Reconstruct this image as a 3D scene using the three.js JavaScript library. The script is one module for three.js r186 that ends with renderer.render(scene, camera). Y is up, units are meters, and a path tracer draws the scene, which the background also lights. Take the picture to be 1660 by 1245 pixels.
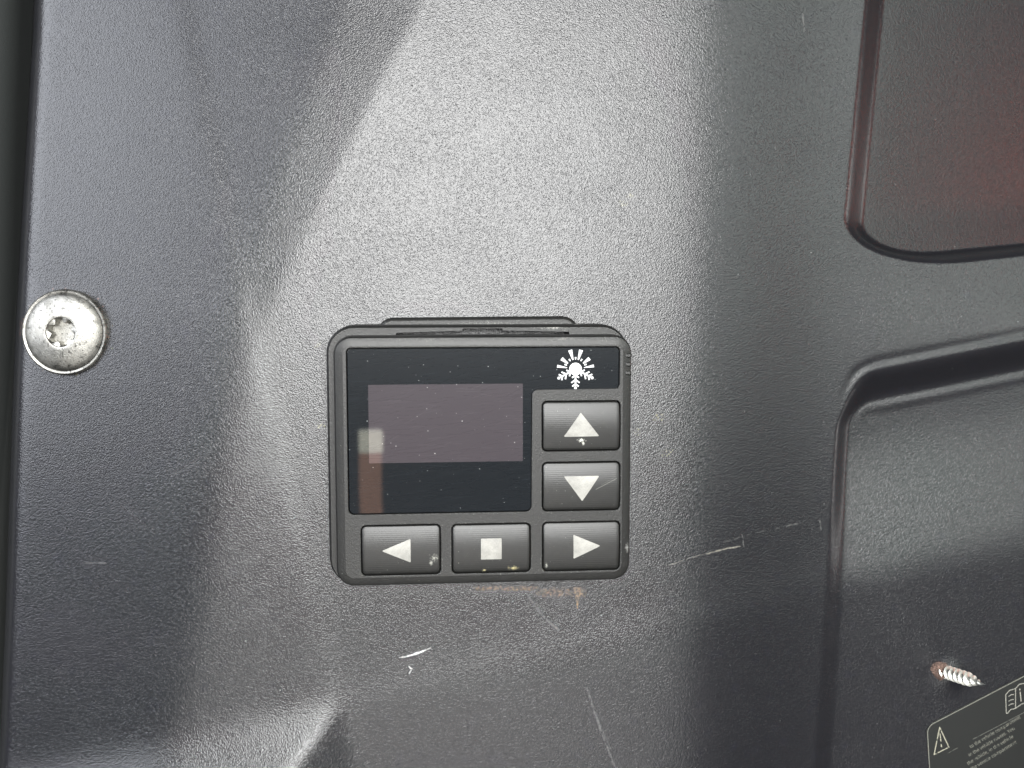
import * as THREE from 'three';
import { mergeGeometries, toCreasedNormals } from 'three/addons/utils/BufferGeometryUtils.js';
import { RectAreaLightUniformsLib } from 'three/addons/lights/RectAreaLightUniformsLib.js';

// ---------------------------------------------------------------- camera, light, exposure
// Lengths below are millimetres (MM turns them into metres); the panel faces +z, the camera stands 205 mm in front of it.
const MM = 0.001, EYE = 205;
const scene = new THREE.Scene();
scene.background = new THREE.Color(0, 0, 0);
const camera = new THREE.PerspectiveCamera(2 * Math.atan(74.7 / EYE) * 180 / Math.PI, 4 / 3, 0.01, 20);
camera.position.set(0, 0, EYE * MM);
camera.lookAt(0, 0, 0);
camera.updateMatrixWorld();
camera.focus = 0.196;
camera.userData.fStop = 28;
scene.add(camera);
RectAreaLightUniformsLib.init();

const renderer = new THREE.WebGLRenderer({ antialias: true });
renderer.toneMapping = THREE.LinearToneMapping;
renderer.toneMappingExposure = 1;
renderer.shadowMap.enabled = true;

// Light panels out of view: azimuth and elevation as seen from the panel.
const UNSEEN_LIGHTS = [
  { name: 'unseen_main_light', az: 5.5, el: 11, dist: 1.0, w: 0.58, h: 0.54, power: 20, color: [1, 1, 0.985], label: 'unseen bright light opposite the controller, lights the middle of the panel' },  // unseen source, gives the bright sheen on the middle of the panel
  { name: 'unseen_bolt_side_light', az: -50, el: 20, dist: 1.0, w: 0.6, h: 0.8, power: 6.5, color: [0.93, 0.97, 1.05], label: 'unseen high light on the bolt side, lights the bolt face' },  // unseen source, lights the bolt side of the panel
  { name: 'unseen_recess_side_light', az: 48, el: 14, dist: 1.0, w: 0.46, h: 0.55, power: 2.4, color: [0.9, 1, 0.93], label: 'unseen greenish light on the recess side, mirrored in the panel' },  // unseen source, gives the greenish sheen on the recess side
  { name: 'added_low_fill', az: 5, el: -30, dist: 1.0, w: 0.64, h: 0.36, power: 2.2, color: [1, 0.98, 0.95], label: 'low fill light added opposite the controller, lifts the bottom of the panel' },  // fill light added low down to lift the bottom of the panel
  { name: 'unseen_recess_edge_light', az: 99, el: -2, dist: 1.0, w: 0.45, h: 0.4, power: 2.2, color: [1, 0.98, 0.95], label: 'unseen light on the recess side, lights the edge of the lower recess' },  // unseen source, lights the sloping edge of the lower recess
  { name: 'added_back_fill', at: [-1.0, 0.35, -0.75], to: [0.5, 0.05, 0.3], w: 1.0, h: 0.7, power: 230, color: [1, 0.99, 0.96], label: 'glowing windscreen behind the panel on the bolt side' },  // fill light added behind the trim panel for the red and brown mirrored things
];

// ---------------------------------------------------------------- helpers
let seed = 20240611;
const rnd = () => { seed = (seed * 1664525 + 1013904223) >>> 0; return seed / 4294967296; };
const rr = (a, b) => a + (b - a) * rnd();
const clamp = (x, a = 0, b = 1) => Math.min(b, Math.max(a, x));
const sstep = (a, b, x) => { const t = clamp((x - a) / (b - a)); return t * t * (3 - 2 * t); };
const softplus = (x, w) => x / w > 30 ? x : w * Math.log1p(Math.exp(x / w));   // a bend of width w
const DEG = Math.PI / 180, T = (d) => Math.tan(d * DEG);

function tag(o, label, category, group, kind) {
  o.userData.label = label;
  if (category) o.userData.category = category;
  if (group) o.userData.group = group;
  if (kind) o.userData.kind = kind;
  return o;
}
// planar uv in millimetres, by the axis each face looks along
function boxUV(g) {
  const p = g.attributes.position, uv = new Float32Array(p.count * 2), a = new THREE.Vector3(), b = new THREE.Vector3(), c = new THREE.Vector3();
  for (let i = 0; i < p.count; i += 3) {
    a.fromBufferAttribute(p, i); b.fromBufferAttribute(p, i + 1); c.fromBufferAttribute(p, i + 2);
    const n = b.clone().sub(a).cross(c.clone().sub(a)), ax = Math.abs(n.x), ay = Math.abs(n.y), az = Math.abs(n.z);
    [a, b, c].forEach((q, k) => {
      const s = az >= 0.6 * Math.max(ax, ay) ? [q.x, q.y] : ax > ay ? [q.z, q.y] : [q.x, q.z];
      uv[(i + k) * 2] = s[0]; uv[(i + k) * 2 + 1] = s[1];
    });
  }
  g.setAttribute('uv', new THREE.BufferAttribute(uv, 2));
  return g;
}
function finish(geos, crease = 35) {
  const list = (Array.isArray(geos) ? geos : [geos]).map((g) => {
    const n = g.index ? g.toNonIndexed() : g.clone();
    for (const k of Object.keys(n.attributes)) if (k !== 'position') n.deleteAttribute(k);
    return n;
  });
  const g = boxUV(mergeGeometries(list.map((n) => toCreasedNormals(n, crease * DEG))));
  g.scale(MM, MM, MM);
  return g;
}
function part(name, geos, mat, parent, crease) {
  const m = new THREE.Mesh(geos.isFinished ? geos : finish(geos, crease), mat);
  m.name = name; m.castShadow = m.receiveShadow = true;
  parent.add(m);
  return m;
}
// outline with rounded corners; pts run counter-clockwise as [x, y, radius]; out widens it evenly
function outline(pts, out = 0, seg = 8, sub = 1) {
  const n = pts.length, res = [];
  const nrm = (i) => { const p = pts[i], q = pts[(i + 1) % n], l = Math.hypot(q[0] - p[0], q[1] - p[1]); return [(q[1] - p[1]) / l, -(q[0] - p[0]) / l]; };
  const corners = pts.map((p, i) => {
    const a = nrm((i + n - 1) % n), b = nrm(i), cr = a[0] * b[1] - a[1] * b[0], dot = a[0] * b[0] + a[1] * b[1];
    const k = out / (1 + dot), x = p[0] + (a[0] + b[0]) * k, y = p[1] + (a[1] + b[1]) * k;
    const convex = cr > 0, R = Math.max(0.03, p[2] + (convex ? out : -out)), ang = Math.acos(clamp(dot, -1, 1)), t = R * Math.tan(ang / 2);
    const s = convex ? 1 : -1, din = [-a[1], a[0]];
    const sx = x - din[0] * t, sy = y - din[1] * t, cx = sx - a[0] * R * s, cy = sy - a[1] * R * s, a0 = Math.atan2(a[1] * s, a[0] * s), arc = [];
    for (let j = 0; j <= seg; j++) { const w = a0 + s * ang * j / seg; arc.push([cx + R * Math.cos(w), cy + R * Math.sin(w)]); }
    return arc;
  });
  corners.forEach((arc, i) => {
    res.push(...arc);
    const e = arc[seg], f = corners[(i + 1) % n][0];
    for (let j = 1; j < sub; j++) res.push([e[0] + (f[0] - e[0]) * j / sub, e[1] + (f[1] - e[1]) * j / sub]);
  });
  return res;
}
const rect = (x0, x1, y0, y1, r) => [[x0, y0, r], [x1, y0, r], [x1, y1, r], [x0, y1, r]];
const ring = (pts, z) => pts.map(([x, y]) => [x, y, typeof z === 'function' ? z(x, y) : z]);
function loft(rings, closed = true) {
  const n = rings[0].length, pos = [], idx = [];
  rings.forEach((r) => r.forEach((p) => pos.push(...p)));
  for (let i = 0; i + 1 < rings.length; i++) for (let j = 0; j < (closed ? n : n - 1); j++) {
    const a = i * n + j, b = i * n + (j + 1) % n, c = a + n, d = b + n;
    idx.push(a, b, d, a, d, c);
  }
  const g = new THREE.BufferGeometry();
  g.setAttribute('position', new THREE.Float32BufferAttribute(pos, 3)); g.setIndex(idx);
  return g;
}
function face(pts, z, holes = [], flip = false) {
  const V = (l) => l.map(([x, y]) => new THREE.Vector2(x, y)), c = V(pts), h = holes.map((q) => V(q.slice().reverse()));
  const tri = THREE.ShapeUtils.triangulateShape(c, h), all = [...c, ...h.flat()], pos = [], idx = [];
  all.forEach((p) => pos.push(p.x, p.y, typeof z === 'function' ? z(p.x, p.y) : z));
  tri.forEach(([a, b, d]) => flip ? idx.push(a, d, b) : idx.push(a, b, d));
  const g = new THREE.BufferGeometry();
  g.setAttribute('position', new THREE.Float32BufferAttribute(pos, 3)); g.setIndex(idx);
  return g;
}
// a slab: outline raised from z0 to z1 with its upper edge rounded by r
function slab(pts, z0, z1, r, seg = 8, k = 4) {
  const rings = [ring(outline(pts, 0, seg), z0)];
  for (let i = 0; i <= k; i++) { const a = i / k * Math.PI / 2; rings.push(ring(outline(pts, -r * (1 - Math.cos(a)), seg), z1 - r + r * Math.sin(a))); }
  return [loft(rings), face(outline(pts, -r, seg), z1), face(outline(pts, 0, seg), z0, [], true)];
}
// a sheet of points (x, y, z) on a polygon by concentric insets, for gently curved tops
function pillow(pts, z0, top, edge, steps = 8, half = 4) {
  const rings = [ring(outline(pts, 0, 6, 10), z0)], k = 3;
  for (let i = 0; i <= k; i++) { const a = i / k * Math.PI / 2, o = -edge * (1 - Math.cos(a)); rings.push(ring(outline(pts, o, 6, 10), (x, y) => top(x, y) - edge + edge * Math.sin(a))); }
  for (let i = 1; i <= steps; i++) rings.push(ring(outline(pts, -edge - (half - edge) * i / steps, 6, 10), top));
  const last = outline(pts, -half, 6, 10);
  return [loft(rings), face(last, top)];
}

// ---------------------------------------------------------------- computed textures
function noiseGrid(nx, ny) { const g = new Float32Array(nx * ny); for (let i = 0; i < g.length; i++) g[i] = rnd(); return { g, nx, ny }; }
function sampleGrid({ g, nx, ny }, u, v) {
  const x = u * nx, y = v * ny, x0 = Math.floor(x), y0 = Math.floor(y); let fx = x - x0, fy = y - y0;
  fx = fx * fx * (3 - 2 * fx); fy = fy * fy * (3 - 2 * fy);
  const a = ((x0 % nx) + nx) % nx, b = (a + 1) % nx, c = ((y0 % ny) + ny) % ny, d = (c + 1) % ny;
  return (g[c * nx + a] * (1 - fx) + g[c * nx + b] * fx) * (1 - fy) + (g[d * nx + a] * (1 - fx) + g[d * nx + b] * fx) * fy;
}
function dataTexture(size, f, srgb = false, sizeY = size) {
  const d = new Uint8Array(size * sizeY * 4);
  for (let y = 0; y < sizeY; y++) for (let x = 0; x < size; x++) {
    const c = f((x + 0.5) / size, (y + 0.5) / sizeY, x, y), o = (y * size + x) * 4;
    if (typeof c === 'number') d[o] = d[o + 1] = d[o + 2] = clamp(c) * 255; else { d[o] = clamp(c[0]) * 255; d[o + 1] = clamp(c[1]) * 255; d[o + 2] = clamp(c[2]) * 255; }
    d[o + 3] = 255;
  }
  const t = new THREE.DataTexture(d, size, sizeY);
  t.wrapS = t.wrapT = THREE.RepeatWrapping; t.magFilter = THREE.LinearFilter; t.minFilter = THREE.LinearMipmapLinearFilter; t.generateMipmaps = true;
  if (srgb) t.colorSpace = THREE.SRGBColorSpace;
  t.needsUpdate = true;
  return t;
}
function tile(t, mm, rot = 0) { const c = t.clone(); c.repeat.set(1 / mm, 1 / mm); c.rotation = rot; c.needsUpdate = true; return c; }

// moulded pebble grain, 80 mm a tile
const gA = noiseGrid(270, 330), gB = noiseGrid(460, 540), gC = noiseGrid(760, 760), gD = noiseGrid(9, 9);
const grainTex = dataTexture(2048, (u, v) => {
  const a = sampleGrid(gA, u, v), b = sampleGrid(gB, u + 0.013, v + 0.37), c = sampleGrid(gC, u, v), soft = 0.9 + 0.2 * sampleGrid(gD, u, v);
  return 0.5 + soft * (0.4 * (Math.abs(a - 0.5) * 2 - 0.5) * -0.55 + 0.44 * (b - 0.5) + 0.4 * (c - 0.5));
});
// fine spark-eroded grain of the controller, 20 mm a tile
const fA = noiseGrid(64, 64), fB = noiseGrid(150, 150);
const fineTex = dataTexture(512, (u, v) => 0.5 + 0.6 * (sampleGrid(fA, u, v) - 0.5) + 0.5 * (sampleGrid(fB, u, v) - 0.5));
// fine ribs of the buttons, 5 mm a tile
const lineN = noiseGrid(6, 24);
const ribTex = dataTexture(256, (u, v) => 0.5 + 0.4 * Math.sin(v * Math.PI * 2 * 16) * (0.5 + 0.5 * sampleGrid(lineN, u, v)) + 0.15 * (rnd() - 0.5));
// handling marks: broad blotches of dust and grease
const dA = noiseGrid(7, 7), dB = noiseGrid(19, 19), dC = noiseGrid(61, 61), dD = noiseGrid(200, 200);
const blotch = (u, v) => 0.4 * sampleGrid(dA, u, v) + 0.3 * sampleGrid(dB, u, v) + 0.2 * sampleGrid(dC, u, v) + 0.1 * sampleGrid(dD, u, v);

// ---------------------------------------------------------------- the moulded panel
// relief(x, y): height of the panel in mm over its own flat x, y plane. Measured places are written in u, v: steps of the 1660 x 1245 photograph,
// turned into points on the panel by following the line of sight until it meets the surface.
const STEP = 0.12, U0 = 830, V0 = 622.5, LEAN_X = -T(5), LEAN_Y = T(1), CX = -6, CY = -14.7;
const lean = (x, y) => LEAN_X * (x - CX) + LEAN_Y * (y - CY);
function sight(u, v, height) {   // where a line of sight meets a surface
  const a = (u - U0) * STEP, b = (V0 - v) * STEP; let z0 = 40, z1 = 40;
  for (let z = 40; z > -60; z -= 0.5) { z1 = z; if (height(a * (1 - z / EYE), b * (1 - z / EYE)) >= z) break; z0 = z; }
  for (let i = 0; i < 20; i++) { const z = (z0 + z1) / 2; if (height(a * (1 - z / EYE), b * (1 - z / EYE)) >= z) z1 = z; else z0 = z; }
  const k = 1 - z1 / EYE; return new THREE.Vector3(a * k, b * k, z1);
}
const flat = (u, v, drop = 0) => { const p = sight(u, v, (x, y) => lean(x, y) - drop); return [p.x, p.y]; };
const curveL = new THREE.CatmullRomCurve3([[720, -150], [690, 0], [640, 100], [590, 200], [545, 290], [508, 370], [474, 450], [444, 520], [420, 600], [401, 680], [387, 750], [373, 830], [362, 900], [345, 1000], [320, 1100], [280, 1245], [240, 1420]].map(([a, b]) => { const [x, y] = flat(a, b); return new THREE.Vector3(x, -y, 0); }));
const RY0 = -95, ridge = []; { const ps = curveL.getPoints(400); let j = 0; for (let y = RY0; y <= 100; y += 0.25) { while (j < 399 && ps[j + 1].y < y) j++; const a = ps[j], b = ps[j + 1]; ridge.push(a.x + (b.x - a.x) * clamp((y - a.y) / (b.y - a.y))); } }
const ridgeX = (y) => { const t = clamp((-y - RY0) / 0.25, 0, ridge.length - 1.001), i = Math.floor(t); return ridge[i] + (ridge[i + 1] - ridge[i]) * (t - i); };
// signed distance to a line through two measured places, positive on the side of the third
function edgeLine(a, b, inside, drop) { const p = flat(...a, drop), q = flat(...b, drop), t = flat(...inside, drop), l = Math.hypot(q[0] - p[0], q[1] - p[1]); let nx = -(q[1] - p[1]) / l, ny = (q[0] - p[0]) / l; if ((t[0] - p[0]) * nx + (t[1] - p[1]) * ny < 0) { nx = -nx; ny = -ny; } return (x, y) => (x - p[0]) * nx + (y - p[1]) * ny; }
const lineTurn = edgeLine([1168, 0], [1140, 900], [1500, 400], 2), lineBack = edgeLine([1335, 0], [1320, 1000], [1600, 400], 7);
const lineBorder = edgeLine([16, 0], [-12, 1200], [-80, 600], 2);
const lineLedge = edgeLine([225, 1220], [560, 1138], [400, 1300], 0), lineSide = edgeLine([556, 1135], [582, 1245], [300, 1245], 0);
const up1 = edgeLine([1412, 0], [1380, 330], [1600, 100], 9), up2 = edgeLine([1440, 432], [1660, 406], [1600, 100], 9);
const lo1 = edgeLine([1376, 660], [1346, 1090], [1600, 900], 11), lo2 = edgeLine([1400, 651], [1660, 599], [1600, 900], 11);
const PUCKER = flat(1521, 1083, 15);
function inCorner(a, b, r) { const qx = r - a, qy = r - b; return r - (Math.hypot(Math.max(qx, 0), Math.max(qy, 0)) + Math.min(Math.max(qx, qy), 0)); }
function relief(x, y) {
  let z = lean(x, y);
  // ridge to the bolt face, crisp above and soft below
  const low = sstep(46, -28, y), d = (ridgeX(y) - x) * 0.88;
  const round = 0.5 + 1.3 * low;
  z -= T(7) * softplus(d - 1.2 * round, round) + T(5) * softplus(d - 1.2 * round - softplus(4.2 + 0.13 * y, 0.8), 1 + 0.8 * low);
  // turn away on the recess side and back
  z -= T(15) * softplus(lineTurn(x, y), 3.6) - T(9) * softplus(lineBack(x, y), 3.6);
  // bolt face rolls off at its outer border
  z -= T(62) * softplus(lineBorder(x, y), 0.8);
  // ledge that rises below
  const p1 = T(20) * softplus(lineLedge(x, y), 2.2), p2 = T(17) * softplus(lineSide(x, y), 1.1), w = 0.35;
  z += Math.min(p1, p2) - w * Math.log1p(Math.exp(-Math.abs(p1 - p2) / w)) + w * Math.log(2);
  // upper recess
  const a1 = inCorner(up1(x, y) * 0.55, up2(x, y) * 1.3, 15);
  z -= 15 * sstep(-1.2, 4.2, a1) + (T(9) * softplus(up1(x, y) - 5, 2) - T(9) * softplus(13 - up2(x, y), 1.5)) * sstep(0, 4, a1);
  // shelf between the recesses leans up
  z += T(9) * 9 * (1 + Math.tanh((18 - y) / 9)) * sstep(50, 140, x) * 1.6 * (1 - sstep(-2.4, 2.4, a1));
  // lower recess
  const l1 = lo1(x, y), l2 = lo2(x, y), a2 = inCorner(l1, l2, 5), topSide = sstep(-4, 8, l1 - l2), wall = 4.2 + 2.6 * topSide, deep = 1.1 + 3.6 * (1 - sstep(6, 40, l2));
  z -= deep * sstep(-wall, 0.6, a2);
  z -= 0.22 * Math.exp(-(((a2 + wall + 1.1) / 1.0) ** 2)) * topSide;
  z += 0.2 * Math.exp(-(((a2 - 1.7) / 1.1) ** 2)) * topSide;
  // puckered plastic where the screw comes through
  z += 0.7 * Math.exp(-((x - PUCKER[0]) ** 2 + (y - PUCKER[1]) ** 2) / 7);
  // slight moulding waviness
  z += 0.05 * Math.sin(x / 20 - y / 31) * Math.cos(y / 23 + x / 49);
  return z;
}
const place = (u, v) => sight(u, v, relief);
const panelNormal = (x, y, e = 3) => new THREE.Vector3(relief(x - e, y) - relief(x + e, y), relief(x, y - e) - relief(x, y + e), 2 * e).normalize();
const PX0 = -104, PX1 = 140, PY0 = -100, PY1 = 102, PW = PX1 - PX0, PH = PY1 - PY0;

// plastic colour with the marks the photograph shows: scratches, dust, dried dirt
function markCanvas() {
  const W = 2048, H = Math.round(2048 * PH / PW), c = document.createElement('canvas'); c.width = W; c.height = H;
  const g = c.getContext('2d'), k = W / PW, at = (u, v) => { const p = place(u, v); return [(p.x - PX0) * k, (PY1 - p.y) * k]; };
  g.fillStyle = '#1e1e21'; g.fillRect(0, 0, W, H);
  // uneven pigment
  for (let i = 0; i < 9000; i++) { const l = rr(20, 44); g.fillStyle = `rgba(${l},${l},${l + 3},0.10)`; g.beginPath(); g.arc(rr(0, W), rr(0, H), rr(1, 9), 0, 7); g.fill(); }
  const line = (pts, w, col) => { g.strokeStyle = col; g.lineWidth = w * k * STEP; g.lineCap = 'round'; g.beginPath(); pts.forEach(([u, v], i) => i ? g.lineTo(...at(u, v)) : g.moveTo(...at(u, v))); g.stroke(); };
  const rough = (u0, v0, u1, v1, w, col, bow = 0, n = 14, gap = 0.15) => {
    for (let i = 0; i < n; i++) {
      if (rnd() < gap) continue;
      const P = (t) => [u0 + (u1 - u0) * t + rr(-0.7, 0.7), v0 + (v1 - v0) * t + bow * Math.sin(Math.PI * t) + rr(-0.7, 0.7)];
      line([P(i / n), P((i + 1) / n)], w * rr(0.5, 1.3), col);
    }
  };
  rough(648, 1066, 698, 1050, 2.2, 'rgba(170,170,166,0.75)', 2, 12, 0); rough(660, 1063, 690, 1053, 2.6, 'rgba(215,215,210,0.7)', 1, 8, 0);
  rough(662, 1080, 668, 1084, 2, 'rgba(190,190,186,0.8)', 0, 3, 0); rough(667, 1084, 663, 1094, 2, 'rgba(180,180,178,0.7)', 0, 4, 0.2);
  rough(1085, 916, 1205, 884, 1.6, 'rgba(150,147,132,0.5)', -3, 22, 0.1); rough(1145, 898, 1200, 885, 2.2, 'rgba(160,157,142,0.45)', -1, 10, 0.1);
  rough(1174, 878, 1300, 848, 1.4, 'rgba(110,110,106,0.4)', -2, 24, 0.3); rough(1203, 866, 1206, 886, 2, 'rgba(120,120,116,0.45)', 0, 6, 0.4); rough(1275, 852, 1300, 847, 2.2, 'rgba(110,110,106,0.45)', 0, 6, 0.3);
  rough(856, 965, 905, 1020, 3.5, 'rgba(110,107,100,0.22)', 6, 20, 0.2); rough(948, 1105, 998, 1245, 3.4, 'rgba(125,125,122,0.3)', 5, 34, 0.12); rough(955, 1120, 990, 1215, 2, 'rgba(130,130,127,0.25)', 4, 26, 0.2);
  rough(136, 912, 172, 912, 1.8, 'rgba(130,130,128,0.5)', 0, 9, 0.1);
  rough(1301, 18, 1304, 52, 1.8, 'rgba(130,130,125,0.45)', 0, 10, 0.25); rough(280, 770, 330, 745, 1.2, 'rgba(150,150,148,0.4)', 0, 10, 0.3); rough(200, 820, 238, 850, 1.2, 'rgba(140,140,140,0.35)', 0, 10, 0.3);
  rough(1255, 230, 1262, 262, 1.4, 'rgba(150,150,146,0.35)', 0, 8, 0.4); rough(1329, 838, 1331, 858, 2.6, 'rgba(110,110,106,0.4)', 0, 8, 0.3);
  // dried dirt under the controller and beside it
  for (let i = 0; i < 900; i++) { const t = rnd(), u = 770 + 180 * t + rr(-5, 5), v = 950 + 7 * Math.abs(rr(-1, 1)) + (t > 0.55 ? rr(0, 12) : 0); g.fillStyle = `rgba(${150 + rr(-20, 25)},${112 + rr(-15, 15)},${72 + rr(-10, 10)},${rr(0.03, 0.16)})`; g.beginPath(); g.arc(...at(u, v), rr(0.4, 2.2) * k * STEP, 0, 7); g.fill(); }
  for (let i = 0; i < 260; i++) { const t = rnd() ** 1.5, u = 936 + rr(-7, 7) * (1 - t), v = 952 + 34 * t; g.fillStyle = `rgba(150,116,76,${rr(0.05, 0.22)})`; g.beginPath(); g.arc(...at(u, v), rr(0.4, 1.6) * k * STEP, 0, 7); g.fill(); }
  for (const [cu, cv, n, s] of [[1068, 676, 40, 9], [1082, 734, 40, 10], [1030, 700, 30, 10], [520, 690, 26, 6], [515, 560, 20, 6], [1010, 330, 30, 8], [1020, 318, 20, 6]]) for (let i = 0; i < n; i++) { g.fillStyle = `rgba(196,190,128,${rr(0.05, 0.4)})`; g.beginPath(); g.arc(...at(cu + rr(-s, s), cv + rr(-s, s) * 0.6), rr(0.3, 1.5) * k * STEP, 0, 7); g.fill(); }
  // rust bloom round the bolt
  for (let i = 0; i < 420; i++) { const a = rr(0, 6.283), r = 65 + Math.abs(rr(-1, 1)) * rr(0, 13), side = 0.25 + 0.75 * clamp(-Math.cos(a) * 0.7 - Math.sin(a) * 0.7); if (rnd() > side) continue; g.fillStyle = `rgba(${rr(120, 190)},${rr(95, 150)},${rr(70, 110)},${rr(0.08, 0.4)})`; g.beginPath(); g.arc(...at(110 + r * Math.cos(a), 539 + r * Math.sin(a)), rr(0.4, 2) * k * STEP, 0, 7); g.fill(); }
  for (let i = 0; i < 60; i++) { g.fillStyle = `rgba(150,90,70,${rr(0.1, 0.5)})`; g.beginPath(); g.arc(...at(38 + rr(-7, 7), 532 + rr(-12, 12)), rr(0.5, 2) * k * STEP, 0, 7); g.fill(); }
  // dust specks
  for (let i = 0; i < 620; i++) { const l = rr(120, 210); g.fillStyle = `rgba(${l},${l},${l - 8},${rr(0.15, 0.7)})`; g.beginPath(); g.arc(rr(0, W), rr(0, H), rr(0.3, 1.1) * k * STEP, 0, 7); g.fill(); }
  for (let i = 0; i < 500; i++) { g.fillStyle = `rgba(18,18,18,${rr(0.2, 0.6)})`; g.beginPath(); g.arc(rr(0, W), rr(0, H), rr(0.5, 1.7) * k * STEP, 0, 7); g.fill(); }
  const t = new THREE.CanvasTexture(c); t.colorSpace = THREE.SRGBColorSpace; t.magFilter = THREE.LinearFilter;
  return t;
}
{
  const DX = 0.36, nx = Math.round(PW / DX), ny = Math.round(PH / DX), pos = new Float32Array((nx + 1) * (ny + 1) * 3), uv = new Float32Array((nx + 1) * (ny + 1) * 2), idx = [];
  for (let j = 0; j <= ny; j++) for (let i = 0; i <= nx; i++) {
    const x = PX0 + PW * i / nx, y = PY1 - PH * j / ny, o = j * (nx + 1) + i;
    pos.set([x * MM, y * MM, relief(x, y) * MM], o * 3); uv.set([i / nx, 1 - j / ny], o * 2);
    if (i < nx && j < ny) { const a = o, b = o + 1, c = o + nx + 1, d = c + 1; idx.push(a, c, b, b, c, d); }
  }
  const g = new THREE.BufferGeometry();
  g.setAttribute('position', new THREE.BufferAttribute(pos, 3)); g.setAttribute('uv', new THREE.BufferAttribute(uv, 2)); g.setIndex(idx); g.computeVertexNormals();
  const bump = grainTex.clone(); bump.repeat.set(PW / 80, PH / 80); bump.rotation = 0.32; bump.needsUpdate = true;
  const mat = new THREE.MeshPhysicalMaterial({ name: 'moulded_plastic', map: markCanvas(), roughness: 0.26, ior: 1.55, bumpMap: bump, bumpScale: 0.00006 });
  const m = new THREE.Mesh(g, mat); m.name = 'trim_panel'; m.castShadow = m.receiveShadow = true;
  tag(m, 'grained charcoal plastic trim panel with moulded recesses behind the controller', null, null, 'structure');
  scene.add(m);
}

// ---------------------------------------------------------------- pillar trim beside the panel
const darkTrim = new THREE.MeshPhysicalMaterial({ name: 'dark_trim', color: new THREE.Color(0.035, 0.038, 0.037), roughness: 0.42, bumpMap: tile(grainTex, 80), bumpScale: 0.00004 });
{
  const g = [], L = 14, rings = [];
  for (let i = 0; i <= L; i++) {
    const v = -300 + 1850 * i / L, y = (V0 - v) * STEP * 1.06, ex = (10 - 0.03 * v - U0) * STEP * 1.04;
    rings.push(outline(rect(ex - 160, ex, -160, -2, 13), 0, 10).map(([x, z]) => [x, y, z]));  // deep body out of view also keeps light off the panel border
  }
  g.push(loft(rings));
  const m = part('pillar_trim', g, darkTrim, scene, 60);
  tag(m, 'dark rounded pillar trim across the gap from the bolt', 'trim');
}

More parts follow.
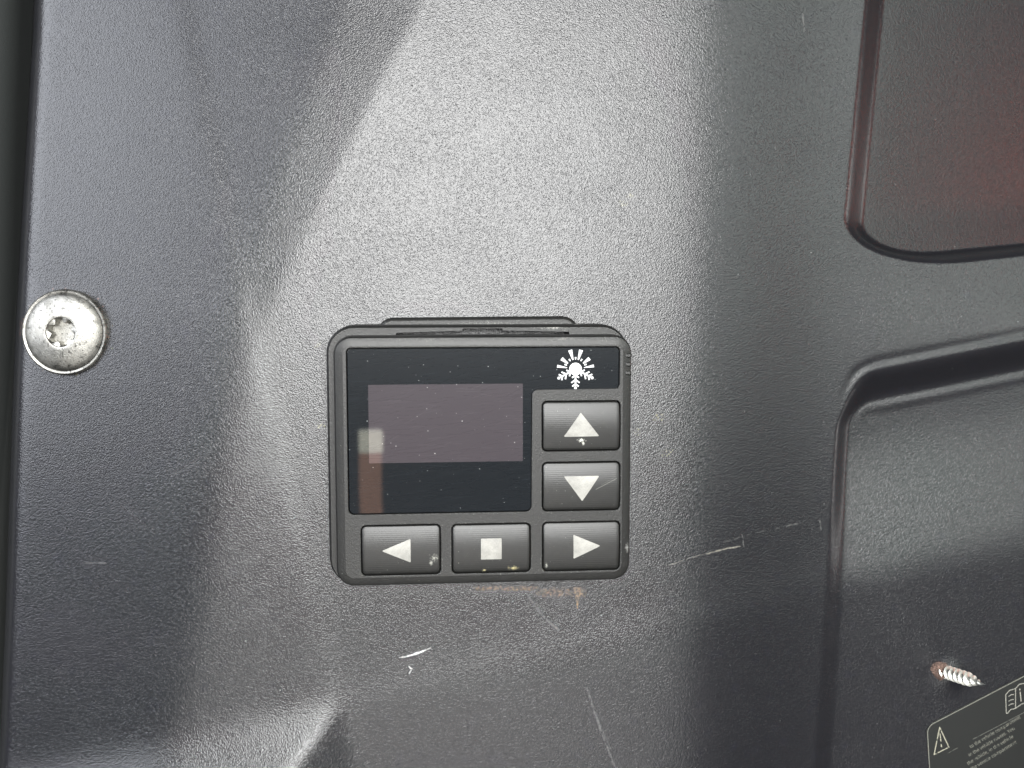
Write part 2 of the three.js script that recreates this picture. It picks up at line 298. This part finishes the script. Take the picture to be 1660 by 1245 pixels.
// ---------------------------------------------------------------- heater controller
const ZF = 10;   // front face above the panel
const HOLES = {
  up: [11.35, 26.0, 1.35, 10.7], down: [11.4, 26.05, -9.97, -0.72], right: [11.45, 26.1, -21.42, -12.05], stop: [-5.5, 9.18, -21.42, -12.1], left: [-22.2, -7.6, -21.42, -12.0],
};
const DISPLAY = [[-24.4, -9.9, 1.0], [9.3, -9.9, 1.0], [9.4, 12.95, 1.2], [25.8, 13.05, 0.8], [25.8, 20.75, 0.8], [-24.4, 20.75, 0.8]];
const plastic = new THREE.MeshPhysicalMaterial({ name: 'controller_plastic', color: new THREE.Color(1, 1, 1), roughness: 0.41, bumpMap: tile(fineTex, 14), bumpScale: 0.000025 });
const wear = (() => {   // 64 mm square, the controller's own x and y
  const W = 1280, c = document.createElement('canvas'); c.width = c.height = W; const g = c.getContext('2d'), k = W / 64, X = (x) => (x + 32) * k, Y = (y) => (32 - y) * k;
  g.fillStyle = 'rgb(29,29,28)'; g.fillRect(0, 0, W, W);
  const dot = (x, y, r, col) => { g.fillStyle = col; g.beginPath(); g.arc(X(x), Y(y), r * k, 0, 7); g.fill(); };
  for (let i = 0; i < 5000; i++) { const l = rr(12, 52); dot(rr(-32, 32), rr(-32, 32), rr(0.05, 0.6), `rgba(${l},${l},${l - 3},0.12)`); }
  for (let i = 0; i < 520; i++) { const l = rr(110, 190); dot(rr(-30, 30), rr(-26, 26), rr(0.02, 0.075), `rgba(${l},${l},${l - 8},${rr(0.2, 0.8)})`); }
  const smear = (x, y, w, h, n, rgb, a) => { for (let i = 0; i < n; i++) dot(x + rr(-1, 1) * w * rnd(), y + rr(-1, 1) * h * rnd(), rr(0.03, 0.16), `rgba(${rgb},${rr(0.2, 1) * a})`); };
  smear(-8.8, -18.3, 0.9, 1.0, 160, '150,150,140', 0.3); smear(-9.4, -19.2, 0.4, 0.6, 60, '170,170,160', 0.3);
  smear(6.0, -20.6, 1.3, 0.5, 150, '175,165,120', 0.32); smear(0.5, -20.9, 0.6, 0.35, 50, '160,152,115', 0.3);
  smear(18.6, 3.4, 1.1, 0.5, 110, '205,205,195', 0.4); smear(19.0, 2.8, 0.3, 0.6, 50, '190,190,180', 0.35); smear(12.2, -20.2, 0.25, 0.8, 50, '170,170,160', 0.3);
  smear(27.6, -17.2, 0.5, 1.4, 130, '140,140,136', 0.28); smear(-1.5, -13, 3, 2.4, 160, '70,80,84', 0.16); smear(15, 22.2, 6, 0.5, 160, '150,150,140', 0.2); smear(-10, 22.3, 12, 0.5, 160, '140,140,132', 0.15);
  smear(14, 24.3, 5, 0.7, 240, '190,190,182', 0.4); smear(2, 24.8, 14, 0.8, 300, '165,165,158', 0.25);
  const line = (x0, y0, x1, y1, w, col) => { g.strokeStyle = col; g.lineWidth = w * k; g.beginPath(); g.moveTo(X(x0), Y(y0)); g.lineTo(X(x1), Y(y1)); g.stroke(); };
  line(21.4, -5.9, 25.4, -3.9, 0.07, 'rgba(170,170,160,0.6)'); line(22.4, -5.1, 25.2, -3.5, 0.05, 'rgba(150,150,140,0.4)'); line(13.6, 22.6, 13.9, 21.9, 0.09, 'rgba(10,10,10,0.8)'); line(23, 22.6, 23.4, 21.7, 0.07, 'rgba(160,160,150,0.6)'); line(22.7, 22.4, 22.5, 21.7, 0.06, 'rgba(160,160,150,0.5)');
  for (let i = 0; i < 130; i++) { const x = rr(-28, 28), y = rr(-24, 24), a = rr(0, 6.3), l = rr(0.3, 1.6), v = rr(70, 120); line(x, y, x + l * Math.cos(a), y + l * Math.sin(a), rr(0.02, 0.05), `rgba(${v},${v},${v - 4},0.3)`); }
  // dust lodged along the rims of the openings
  for (const [x0, x1, y0, y1] of [...Object.values(HOLES), [-24.4, 9.3, -9.9, 20.75]]) for (let i = 0; i < 120; i++) { const t = rnd(), side = Math.floor(rnd() * 4), o = rr(-0.12, 0.35); const p = side === 0 ? [x0 - o, y0 + (y1 - y0) * t] : side === 1 ? [x1 + o, y0 + (y1 - y0) * t] : side === 2 ? [x0 + (x1 - x0) * t, y0 - o] : [x0 + (x1 - x0) * t, y1 + o]; dot(...p, rr(0.03, 0.11), `rgba(150,150,142,${rr(0.1, 0.5)})`); }
  const t = new THREE.CanvasTexture(c); t.colorSpace = THREE.SRGBColorSpace; t.magFilter = THREE.LinearFilter; t.wrapS = t.wrapT = THREE.RepeatWrapping; t.repeat.set(1 / 64, 1 / 64); t.offset.set(0.5, 0.5);
  return t;
})();
plastic.map = wear;
const buttonPlastic = new THREE.MeshPhysicalMaterial({ name: 'button_plastic', map: wear, roughness: 0.37, bumpMap: tile(ribTex, 6), bumpScale: 0.000008 });
const printWhite = new THREE.MeshPhysicalMaterial({ name: 'symbol_print', color: new THREE.Color(1, 1, 1), roughness: 0.5, map: tile(dataTexture(256, (u, v) => { const b = blotch(u, v), k = 0.57 + 0.2 * (b - 0.5) - (rnd() > 0.996 ? 0.3 : 0); return [k, k * 0.99, k * 0.95]; }, true), 12) });
const emblemWhite = new THREE.MeshPhysicalMaterial({ name: 'emblem_print', color: new THREE.Color(0.62, 0.62, 0.62), roughness: 0.35 });

const controller = new THREE.Group(); controller.name = 'heater_controller';
controller.rotation.set(5 * DEG, 5 * DEG, 0.5 * DEG, 'YXZ');
{
  const c = new THREE.Vector3((780 - U0) * STEP, (V0 - 745) * STEP, 0).multiplyScalar(1 - 10 / EYE); c.z = 10;
  c.addScaledVector(new THREE.Vector3(0, 0, 1).applyEuler(controller.rotation), -10);
  controller.position.copy(c).multiplyScalar(MM);
}
tag(controller, 'small black square heater controller with display window and five arrow buttons', 'controller');
scene.add(controller);
{
  // mounting plate, back shell with its slot, front shell with its openings
  const back = rect(-28.5, 28.4, -24.6, 24.75, 5.2), slot = [[-16, 22.0, 0.1], [17, 22.0, 0.1], [17, 23.4, 0.1], [4.4, 23.7, 0.1], [4.3, 24.1, 0.1], [-3.1, 24.1, 0.1], [-3.2, 23.7, 0.1], [-15.4, 23.35, 0.1]];
  const sh = [ring(outline(back, 0), -6), ring(outline(back, 0), 4.2), ring(outline(back, -0.2), 5.0), ring(outline(back, -0.5), 5.5)], slotO = outline(slot, 0, 3);
  const plate = [[-17, -25.2, 3], [17, -25.2, 3], [21.5, 22, 3], [17.8, 26.2, 3.2], [-17.4, 26.0, 3.2], [-21.5, 22, 3]], down = ring(slotO, -6).reverse();
  part('mounting_plate', [loft([ring(outline(plate), -6), ring(outline(plate), 0.4), ring(outline(plate, -0.2), 0.8), ring(outline(plate, -0.6), 1)]), face(outline(plate, -0.6), 1, [slotO]), loft([down, ring(slotO, 1).reverse()])], plastic, controller, 40);
  part('back_shell', [loft(sh), face(outline(back, -0.5), 5.5, [slotO]), loft([ring(slotO, 0), ring(slotO, 5.5)].map((r) => r.slice().reverse()))], plastic, controller, 32);
  const front = rect(-26.8, 28.15, -23.5, 22.85, 3.3), prof = [[0.1, 5.3], [0.12, 7.6], [0.02, 8.9], [-0.1, 9.35], [-0.3, 9.66], [-0.7, 9.79], [-1.1, 9.88], [-1.4, 9.94], [-1.68, ZF]];
  const geos = [loft(prof.map(([o, z]) => ring(outline(front, o, 10), z)))];
  const cut = [], lip = 0.16;
  for (const pts of [DISPLAY, ...Object.values(HOLES).map((h) => rect(...h, 0.9))]) {
    cut.push(outline(pts, lip, 6));
    geos.push(loft([ring(outline(pts, lip, 6), ZF), ring(outline(pts, lip * 0.4, 6), ZF - 0.05), ring(outline(pts, 0, 6), ZF - 0.2), ring(outline(pts, 0, 6), ZF - 2.2)]));
    geos.push(face(outline(pts, 0, 6), ZF - 2.2));
  }
  geos.push(face(outline(front, -1.68, 10), ZF, cut));
  const shell = part('front_shell', geos, plastic, controller, 32);
  for (let i = 0; i < 3; i++) {
    const y = 19.1 - i * 1.62;
    part('grip_rib', slab(rect(26.75, 28.12, y - 0.5, y + 0.42, 0.35), 7.4, 9.95, 0.3, 4, 3), plastic, shell, 40);
  }
}
// display window with fine wiping scratches
const scratchTex = (() => {
  const c = document.createElement('canvas'); c.width = 1024; c.height = 640; const g = c.getContext('2d');
  g.fillStyle = 'rgb(0,70,0)'; g.fillRect(0, 0, 1024, 640);
  for (let i = 0; i < 2600; i++) { const x = rr(-60, 1000), y = rr(0, 640), l = rr(15, 130), a = rr(-0.25, 0.08) + (rnd() < 0.2 ? rr(-0.7, 0.2) : 0), s = rr(20, 170); g.strokeStyle = `rgba(0,${s},0,${rr(0.08, 0.4)})`; g.lineWidth = rr(0.4, 1.1); g.beginPath(); g.moveTo(x, y); g.quadraticCurveTo(x + l * 0.5, y + l * 0.5 * a - rr(0, 3), x + l, y + l * a); g.stroke(); }
  const t = new THREE.CanvasTexture(c); t.magFilter = THREE.LinearFilter; t.wrapS = t.wrapT = THREE.RepeatWrapping; t.repeat.set(1 / 52, 1 / 33); return t;
})();
const hairTex = (base, tint, n, dust) => {
  const c = document.createElement('canvas'); c.width = 1024; c.height = 640; const g = c.getContext('2d');
  g.fillStyle = base; g.fillRect(0, 0, 1024, 640);
  for (let i = 0; i < n; i++) { const x = rr(-60, 1000), y = rr(0, 640), l = rr(10, 90), a = rr(-0.3, 0.1) + (rnd() < 0.2 ? rr(-0.6, 0.2) : 0); g.strokeStyle = `rgba(${tint},${rr(0.02, 0.12)})`; g.lineWidth = rr(0.4, 1.2); g.beginPath(); g.moveTo(x, y); g.quadraticCurveTo(x + l * 0.5, y + l * 0.5 * a - rr(0, 3), x + l, y + l * a); g.stroke(); }
  for (let i = 0; i < dust; i++) { g.fillStyle = `rgba(235,235,230,${rr(0.2, 0.85)})`; g.beginPath(); g.arc(rr(0, 1024), rr(0, 640), rr(0.5, 1.9), 0, 7); g.fill(); }
  const t = new THREE.CanvasTexture(c); t.colorSpace = THREE.SRGBColorSpace; t.magFilter = THREE.LinearFilter; t.wrapS = t.wrapT = THREE.RepeatWrapping; t.repeat.set(1 / 52, 1 / 33); return t;
};
{
  const glass = new THREE.MeshPhysicalMaterial({ name: 'display_glass', map: hairTex('#101418', '150,165,175', 500, 150), roughness: 1, roughnessMap: scratchTex, specularIntensity: 0.22, clearcoat: 0.7, clearcoatRoughness: 0.02 });
  const win = part('display_window', slab(DISPLAY.map(([x, y, r]) => [x, y, r]).map((p) => p), ZF - 2.0, ZF - 0.12, 0.06, 6, 2), glass, controller, 30);
  win.scale.set(0.9945, 0.991, 1); win.position.set(0.0003 * 0.01, 0.00005, 0);
  const lcd = new THREE.MeshPhysicalMaterial({ name: 'screen_film', map: hairTex('#3a3539', '190,185,185', 800, 160), roughness: 1, roughnessMap: scratchTex, specularIntensity: 0.3, clearcoat: 1, clearcoatRoughness: 0.02 });
  part('screen', slab(rect(-20.7, 7.8, -0.47, 14.12, 0.12), ZF - 0.2, ZF - 0.095, 0.01, 3, 1), lcd, win, 30);
  // sun above, snowflake below
  const g = [], e = 0.0106, zz = ZF - 0.11, zt = ZF - 0.07;
  const poly = (pts) => { const p = pts.map(([x, y]) => [x * e, y * e]); let ar = 0; p.forEach((a, i) => { const b = p[(i + 1) % p.length]; ar += a[0] * b[1] - a[1] * b[0]; }); if (ar < 0) p.reverse(); g.push(face(p, zt), loft([ring(p, zz), ring(p, zt)])); };
  const polar = (deg, r, side = 0) => { const a = deg * DEG; return [Math.sin(a) * r + Math.cos(a) * side, Math.cos(a) * r - Math.sin(a) * side]; };
  poly(Array.from({ length: 40 }, (_, i) => polar(i * 9, 112)));
  for (const s of [-1, 1]) for (const [deg, r0, r1, w0, w1] of [[16, 168, 350, 11, 36], [53, 168, 310, 12, 33], [80.5, 150, 330, 6, 25]]) poly([polar(s * deg, r0, -w0), polar(s * deg, r1, -w1), polar(s * deg, r1, w1), polar(s * deg, r0, w0)]);
  for (const deg of [-66, -33, 0, 33, 66]) poly([polar(deg, 168, -9), polar(deg, 212, -15), polar(deg, 212, 15), polar(deg, 168, 9)]);
  const bar = (p, q, w) => { const l = Math.hypot(q[0] - p[0], q[1] - p[1]), nx = -(q[1] - p[1]) / l * w, ny = (q[0] - p[0]) / l * w; poly([[p[0] + nx, p[1] + ny], [q[0] + nx, q[1] + ny], [q[0] - nx, q[1] - ny], [p[0] - nx, p[1] - ny]]); };
  for (const deg of [118, 180, 242]) {
    const out = (r) => polar(deg, r);
    bar(out(90), out(342), 15);
    for (const [r, l] of [[105, 78], [186, 92], [262, 72]]) for (const s of [-1, 1]) { const p = out(r), b = polar(deg + s * 52, l); bar(p, [p[0] + b[0], p[1] + b[1]], 13); }
    poly(Array.from({ length: 12 }, (_, i) => { const p = out(335), q = polar(i * 30, 26); return [p[0] + q[0], p[1] + q[1]]; }));
  }
  const em = part('emblem', g, emblemWhite, win, 30); em.position.set(17.66 * MM, 16.75 * MM, 0);
  em.userData.label = 'white half sun half snowflake emblem';
}
// buttons with printed symbols
const SYMBOL = {
  up: [[-3.35, -1.95], [3.35, -1.9], [-0.15, 2.55]], down: [[-3.35, 2.0], [0.15, -2.75], [3.35, 2.0]], left: [[-3.6, 0], [1.75, -2.3], [1.75, 2.15]], right: [[-1.55, 2.3], [-1.5, -2.3], [3.6, 0.1]],
  stop: [[-1.95, -2.0], [1.9, -2.0], [1.9, 1.95], [-1.95, 1.95]],
};
for (const [k, [x0, x1, y0, y1]] of Object.entries(HOLES)) {
  const gap = 0.13, cx = (x0 + x1) / 2, cy = (y0 + y1) / 2, hh = (y1 - y0) / 2 - gap;
  const crown = (x, y) => ZF + 0.42 - 0.027 * (y - cy) ** 2 - 0.0022 * (x - cx) ** 2;
  const b = part('button', pillow(rect(x0 + gap, x1 - gap, y0 + gap, y1 - gap, 0.8), ZF - 2.0, crown, 0.22, 9, hh - 0.05), buttonPlastic, controller, 40);
  b.userData.label = { up: 'button with white up arrow', down: 'button with white down arrow', left: 'button with white left arrow', right: 'button with white right arrow', stop: 'button with white square' }[k];
  const pts = SYMBOL[k].map(([x, y]) => [cx + x, cy + y, 0.12]), ccw = pts.reduce((s, p, i) => { const q = pts[(i + 1) % pts.length]; return s + p[0] * q[1] - p[1] * q[0]; }, 0) > 0 ? pts : pts.reverse();
  const lines = []; const lo = outline(ccw, 0, 3, 8);
  const mid = lo.reduce((s, p) => [s[0] + p[0] / lo.length, s[1] + p[1] / lo.length], [0, 0]);
  for (let i = 0; i <= 6; i++) { const f = 1 - i / 6.02; lines.push(lo.map(([x, y]) => { const X = mid[0] + (x - mid[0]) * f, Y = mid[1] + (y - mid[1]) * f; return [X, Y, crown(X, Y) + 0.05]; })); }
  part('symbol', [loft([lo.map(([x, y]) => [x, y, crown(x, y) - 0.1]), ...lines])], printWhite, b, 30);
}

// ---------------------------------------------------------------- bolt
const steelTex = dataTexture(512, (u, v) => { const b = blotch(u, v), d = sampleGrid(dC, u * 0.7 + 0.2, v * 0.7); const k = 0.60 + 0.26 * (b - 0.5) - 0.35 * sstep(0.72, 0.95, d) * sampleGrid(dD, u, v); return [k, k * 0.99, k * 0.955]; }, true);
const steelRough = dataTexture(512, (u, v) => 0.47 + 0.5 * (blotch(u + 0.3, v) - 0.5));
const steel = new THREE.MeshPhysicalMaterial({ name: 'zinc_steel', map: tile(steelTex, 17), roughness: 1, roughnessMap: tile(steelRough, 17), metalness: 1, bumpMap: tile(fineTex, 9), bumpScale: 0.00003 });
const seat = (o, u, v, sink = 0) => { const p = place(u, v), n = panelNormal(p.x, p.y); o.position.copy(p).addScaledVector(n, -sink).multiplyScalar(MM); o.quaternion.setFromUnitVectors(new THREE.Vector3(0, 0, 1), n); return o; };
{
  const bolt = new THREE.Group(); bolt.name = 'flanged_bolt'; seat(bolt, 110, 539, -0.5); bolt.quaternion.premultiply(new THREE.Quaternion().setFromEuler(new THREE.Euler(4 * DEG, 5 * DEG, 0)));
  tag(bolt, 'silver domed bolt with star-shaped socket and rust at its rim', 'bolt'); scene.add(bolt); bolt.scale.setScalar(1.03);
  const N = 96, circ = (r, z) => Array.from({ length: N }, (_, i) => [r * Math.cos(i / N * 6.283185), r * Math.sin(i / N * 6.283185), z]);
  const star = (r, z, rot = 0.35) => Array.from({ length: N }, (_, i) => { const a = i / N * 6.283185, q = r * (1 + 0.16 * Math.cos(6 * (a + rot)) - 0.04 * Math.cos(12 * (a + rot))); return [q * Math.cos(a), q * Math.sin(a), z]; });
  part('flange', [loft([circ(8.0, -1.5), circ(8.05, 0.5), circ(7.95, 0.95), circ(7.7, 1.15), circ(7.35, 1.1), circ(7.1, 0.95)])], steel, bolt, 40);
  const dome = []; for (let i = 0; i <= 12; i++) { const r = 7.25 - (7.25 - 3.0) * i / 12; dome.push(circ(r, 0.9 + 1.95 * Math.sqrt(Math.max(0, 1 - (r / 7.35) ** 2)))); }
  const zt = dome[12][0][2];
  part('head', [loft([...dome, circ(2.8, zt - 0.05)])], steel, bolt, 50);
  part('socket', [loft([circ(2.8, zt - 0.05), circ(2.72, zt - 0.25), star(2.3, zt - 0.4), star(2.24, zt - 0.5), star(2.2, zt - 2.4)]), face(star(2.2, 0).map(([x, y]) => [x, y]), zt - 2.4)], steel, bolt, 30);
}

// ---------------------------------------------------------------- screw tip that comes through the panel
{
  const screw = new THREE.Group(); screw.name = 'screw_tip'; seat(screw, 1524, 1086, 0);
  const q = new THREE.Quaternion().setFromUnitVectors(new THREE.Vector3(0, 0, 1), new THREE.Vector3(0.16, 0.06, 1).normalize()); screw.quaternion.premultiply(q);
  tag(screw, 'pointed silver screw tip with rust sticking out beside the warning label', 'screw'); scene.add(screw);
  const N = 28, LEN = 15, rad = (z) => z < 9 ? 0.68 : 0.68 * (LEN - z) / 6 + 0.015;
  const circ = (r, z) => Array.from({ length: N }, (_, i) => [r * Math.cos(i / N * 6.283185), r * Math.sin(i / N * 6.283185), z]);
  const rings = []; for (let i = 0; i <= 26; i++) { const z = -1.5 + (LEN + 1.5) * i / 26; rings.push(circ(rad(z), z)); }
  const zinc = new THREE.MeshPhysicalMaterial({ name: 'zinc_screw', color: new THREE.Color(0.5, 0.5, 0.46), roughness: 0.45, metalness: 0.85 });
  const rust = new THREE.MeshPhysicalMaterial({ name: 'rust', map: tile(dataTexture(128, (u, v) => { const b = sampleGrid(dB, u, v), c = sampleGrid(dC, u, v), k = 0.28 + 0.3 * b; return [k + 0.05 * c, k * 0.86, k * 0.76]; }, true), 3), roughness: 0.85, bumpMap: tile(fineTex, 8), bumpScale: 0.0002 });
  part('shank', [loft(rings)], zinc, screw, 50);
  const th = [], turns = 9.3, pitch = 1.62, M = 24 * turns | 0;
  for (let i = 0; i <= M; i++) { const t = i / M, a = t * turns * 6.283185, z = -0.6 + t * turns * pitch, r = rad(Math.min(z, LEN)), fl = 0.78 * clamp((LEN - 0.3 - z) / 4.5, 0.03, 1), c = Math.cos(a), s = Math.sin(a); th.push([[(r - 0.1) * c, (r - 0.1) * s, z - 0.42], [(r + fl) * c, (r + fl) * s, z - 0.06], [(r + fl) * c, (r + fl) * s, z + 0.06], [(r - 0.1) * c, (r - 0.1) * s, z + 0.42]]); }
  part('thread', [loft(th.map((r) => r), true)], zinc, screw, 25);
  const col = []; for (const [r, z] of [[1.9, -0.8], [1.8, 0.5], [1.6, 1.4], [1.25, 2.1], [0.8, 2.4]]) col.push(Array.from({ length: N }, (_, i) => { const a = i / N * 6.283185, k = r * (1 + 0.14 * Math.sin(3 * a + z) + 0.1 * Math.sin(7 * a + 2 * z)); return [k * Math.cos(a), k * Math.sin(a), z + 0.25 * Math.sin(5 * a)]; }));
  part('rust_collar', [loft(col)], rust, screw, 30);
}

// ---------------------------------------------------------------- warning label on the recess floor
{
  const A = place(1495, 1240), LX0 = A.x - 1, LX1 = PX1 - 1, LY0 = PY0 + 1, LY1 = place(1655, 1080).y + 8, W = 1600, k = W / (LX1 - LX0), H = Math.round((LY1 - LY0) * k);
  const c = document.createElement('canvas'); c.width = W; c.height = H; const g = c.getContext('2d'), at = (u, v) => { const p = place(u, v); return [(p.x - LX0) * k, (LY1 - p.y) * k]; }, f = k * STEP;
  g.fillStyle = '#0e100f'; g.fillRect(0, 0, W, H);
  g.strokeStyle = 'rgb(120,120,110)'; g.lineCap = g.lineJoin = 'round';
  const path = (pts, w, col) => { if (col) g.strokeStyle = col; g.lineWidth = w * f; g.beginPath(); pts.forEach(([u, v], i) => i ? g.lineTo(...at(u, v)) : g.moveTo(...at(u, v))); g.stroke(); };
  g.lineWidth = 1.3 * f; g.beginPath(); g.moveTo(...at(1512, 1340)); g.lineTo(...at(1503.5, 1190)); g.quadraticCurveTo(...at(1503, 1179), ...at(1512, 1173)); g.lineTo(...at(1760, 1043)); g.stroke();
  path([[1523, 1179], [1514, 1223], [1538, 1211], [1523, 1179]], 1.7, 'rgb(150,147,130)');
  path([[1523.5, 1189], [1525, 1201]], 1.6); path([[1525.5, 1207], [1526, 1210]], 2);
  // open manual with an i
  path([[1631, 1156], [1630, 1126], [1636, 1119], [1646, 1116], [1646, 1148], [1638, 1150], [1633, 1156], [1631, 1156]], 1.2, 'rgb(150,148,138)');
  path([[1646, 1116], [1652, 1109], [1663, 1107], [1666, 1138], [1656, 1141], [1646, 1148]], 1.2);
  for (const y of [1127, 1135, 1142]) path([[1635, y + 1.5], [1639, y - 1], [1643, y - 1.5]], 1.1);
  path([[1653, 1117], [1653, 1118]], 1.8); path([[1653.5, 1122], [1655, 1136]], 1.6);
  path([[1577, 1198], [1610, 1181], [1665, 1152], [1760, 1102]], 0.8, 'rgb(96,97,90)'); path([[1536, 1221], [1552, 1212]], 0.8);
  // small print, worn
  g.save(); g.translate(...at(1573, 1213)); g.rotate(-28.2 * DEG); g.fillStyle = 'rgba(128,127,116,0.9)'; g.font = `${8.6 * f}px sans-serif`;
  ['to the vehicle compartment', 'in the vehicle routes. You', 'the vehicle, in the vehicle', 'to the vehicle compartment'].forEach((t, i) => g.fillText(t, (0 - i * 9) * f, 12 * i * f));
  g.restore();
  g.fillStyle = 'rgba(14,16,15,0.5)'; for (let i = 0; i < 900; i++) { g.beginPath(); g.arc(...at(rr(1515, 1700), rr(1160, 1290)), rr(0.3, 2.2) * f, 0, 7); g.fill(); }
  const tex = new THREE.CanvasTexture(c); tex.colorSpace = THREE.SRGBColorSpace; tex.magFilter = THREE.LinearFilter;
  // strips between the sloping upper edge and the lower edge
  const cA = place(1501, 1183), cB = place(1506, 1172.5), cC = place(1640, 1103.5), cD = place(1506, 1240), n = 26, pos = [], uv = [], idx = [];
  const lx = (y) => cA.x + (cD.x - cA.x) * (y - cA.y) / (cD.y - cA.y), hy = (x) => x < cB.x ? cA.y + (cB.y - cA.y) * clamp((x - cA.x) / (cB.x - cA.x)) : cB.y + (cC.y - cB.y) * (x - cB.x) / (cC.x - cB.x);
  for (let i = 0; i <= n; i++) for (let j = 0; j <= n; j++) {
    const x0 = cA.x + (LX1 - cA.x) * i / n, y = hy(x0) + (LY0 - hy(x0)) * j / n, x = Math.max(x0, Math.min(LX1, lx(y))), a = i * (n + 1) + j;
    pos.push(x * MM, y * MM, (relief(x, y) + 0.09) * MM); uv.push((x - LX0) / (LX1 - LX0), 1 - (LY1 - y) / (LY1 - LY0));
    if (i < n && j < n) idx.push(a, a + 1, a + n + 1, a + 1, a + n + 2, a + n + 1);
  }
  const q = new THREE.BufferGeometry(); q.setAttribute('position', new THREE.Float32BufferAttribute(pos, 3)); q.setAttribute('uv', new THREE.Float32BufferAttribute(uv, 2)); q.setIndex(idx); q.computeVertexNormals();
  const m = new THREE.Mesh(q, new THREE.MeshPhysicalMaterial({ name: 'label_film', map: tex, roughness: 0.5 })); m.name = 'warning_label'; m.receiveShadow = m.castShadow = true;
  tag(m, 'dark warning label with thin outlined triangle, open manual symbol and small print', 'label'); scene.add(m);
}

// ---------------------------------------------------------------- out of view: the light panels, and two unseen things that the surfaces mirror
for (const o of UNSEEN_LIGHTS) {
  const a = o.az * DEG, e = o.el * DEG, at = o.at ? new THREE.Vector3(...o.at) : new THREE.Vector3(Math.sin(a) * Math.cos(e), Math.sin(e), Math.cos(a) * Math.cos(e)).multiplyScalar(o.dist), to = new THREE.Vector3(...(o.to ?? [0, 0, 0]));
  const w = new THREE.Group(); w.name = o.name; w.position.copy(at); w.lookAt(to); scene.add(w);
  tag(w, o.label, 'window', 'unseen lights round the panel');
  const fr = slab(rect(-o.w * 500 - 30, o.w * 500 + 30, -o.h * 500 - 30, o.h * 500 + 30, 40), -40, -20, 5);
  part('light_frame', fr, darkTrim, w, 40);
  part('light_sheet', slab(rect(-o.w * 500, o.w * 500, -o.h * 500, o.h * 500, 5), -19, -6, 1), new THREE.MeshStandardMaterial({ name: 'light_sheet_glow', color: 0x222222, emissive: new THREE.Color(...o.color), emissiveIntensity: 1 }), w, 40);  // glowing sheet behind each area light, out of view
  const l = new THREE.RectAreaLight(new THREE.Color(...o.color), o.power, o.w, o.h); l.name = o.name + '_source';
  l.position.copy(at); l.lookAt(to); scene.add(l);
}
{
  const red = new THREE.MeshPhysicalMaterial({ name: 'red_matte', color: new THREE.Color(0.6, 0.09, 0.035), roughness: 0.8, bumpMap: tile(fineTex, 10), bumpScale: 0.0003 });
  const back = new THREE.Group(); back.name = 'unseen_red_thing'; back.position.set(0.587, 0.1, 0.1); back.lookAt(0, 0, 0); scene.add(back);  // out of view, kind unknown; gives the red reflection in the upper recess
  tag(back, 'unseen red thing mirrored in the upper recess', 'seat');
  part('red_block', slab(rect(-110, 110, -30, 30, 22), -60, 0, 18, 10, 6), red, back, 50);
  const brown = new THREE.MeshPhysicalMaterial({ name: 'brown_matte', color: new THREE.Color(0.30, 0.15, 0.09), roughness: 0.6 }), pale = new THREE.MeshPhysicalMaterial({ name: 'pale_matte', color: new THREE.Color(0.72, 0.72, 0.6), roughness: 0.5 });
  const band = new THREE.Group(); band.name = 'unseen_brown_band'; band.position.set(-0.002, -0.16, 0.62); scene.add(band);  // out of view, kind unknown; gives the brown reflection in the display
  tag(band, 'brown strap with a pale end, unseen, mirrored in the display window', 'band');
  const strip = (y0, y1, n, hw, th) => { const r = []; for (let i = 0; i <= n; i++) { const y = y0 + (y1 - y0) * i / n, cx = 0.0016 * Math.min(0, y + 30) ** 2; r.push([[cx - hw, y, -th], [cx + hw, y, -th], [cx + hw, y, th], [cx - hw, y, th]]); } return [loft(r)]; };
  part('band_body', strip(-170, -0.5, 20, 8.5, 2.5), brown, band, 30);
  part('end_piece', slab(rect(-8.5, 9.5, 0, 17, 1.5), -4, 4, 1.5), pale, band, 30);
}
renderer.render(scene, camera);
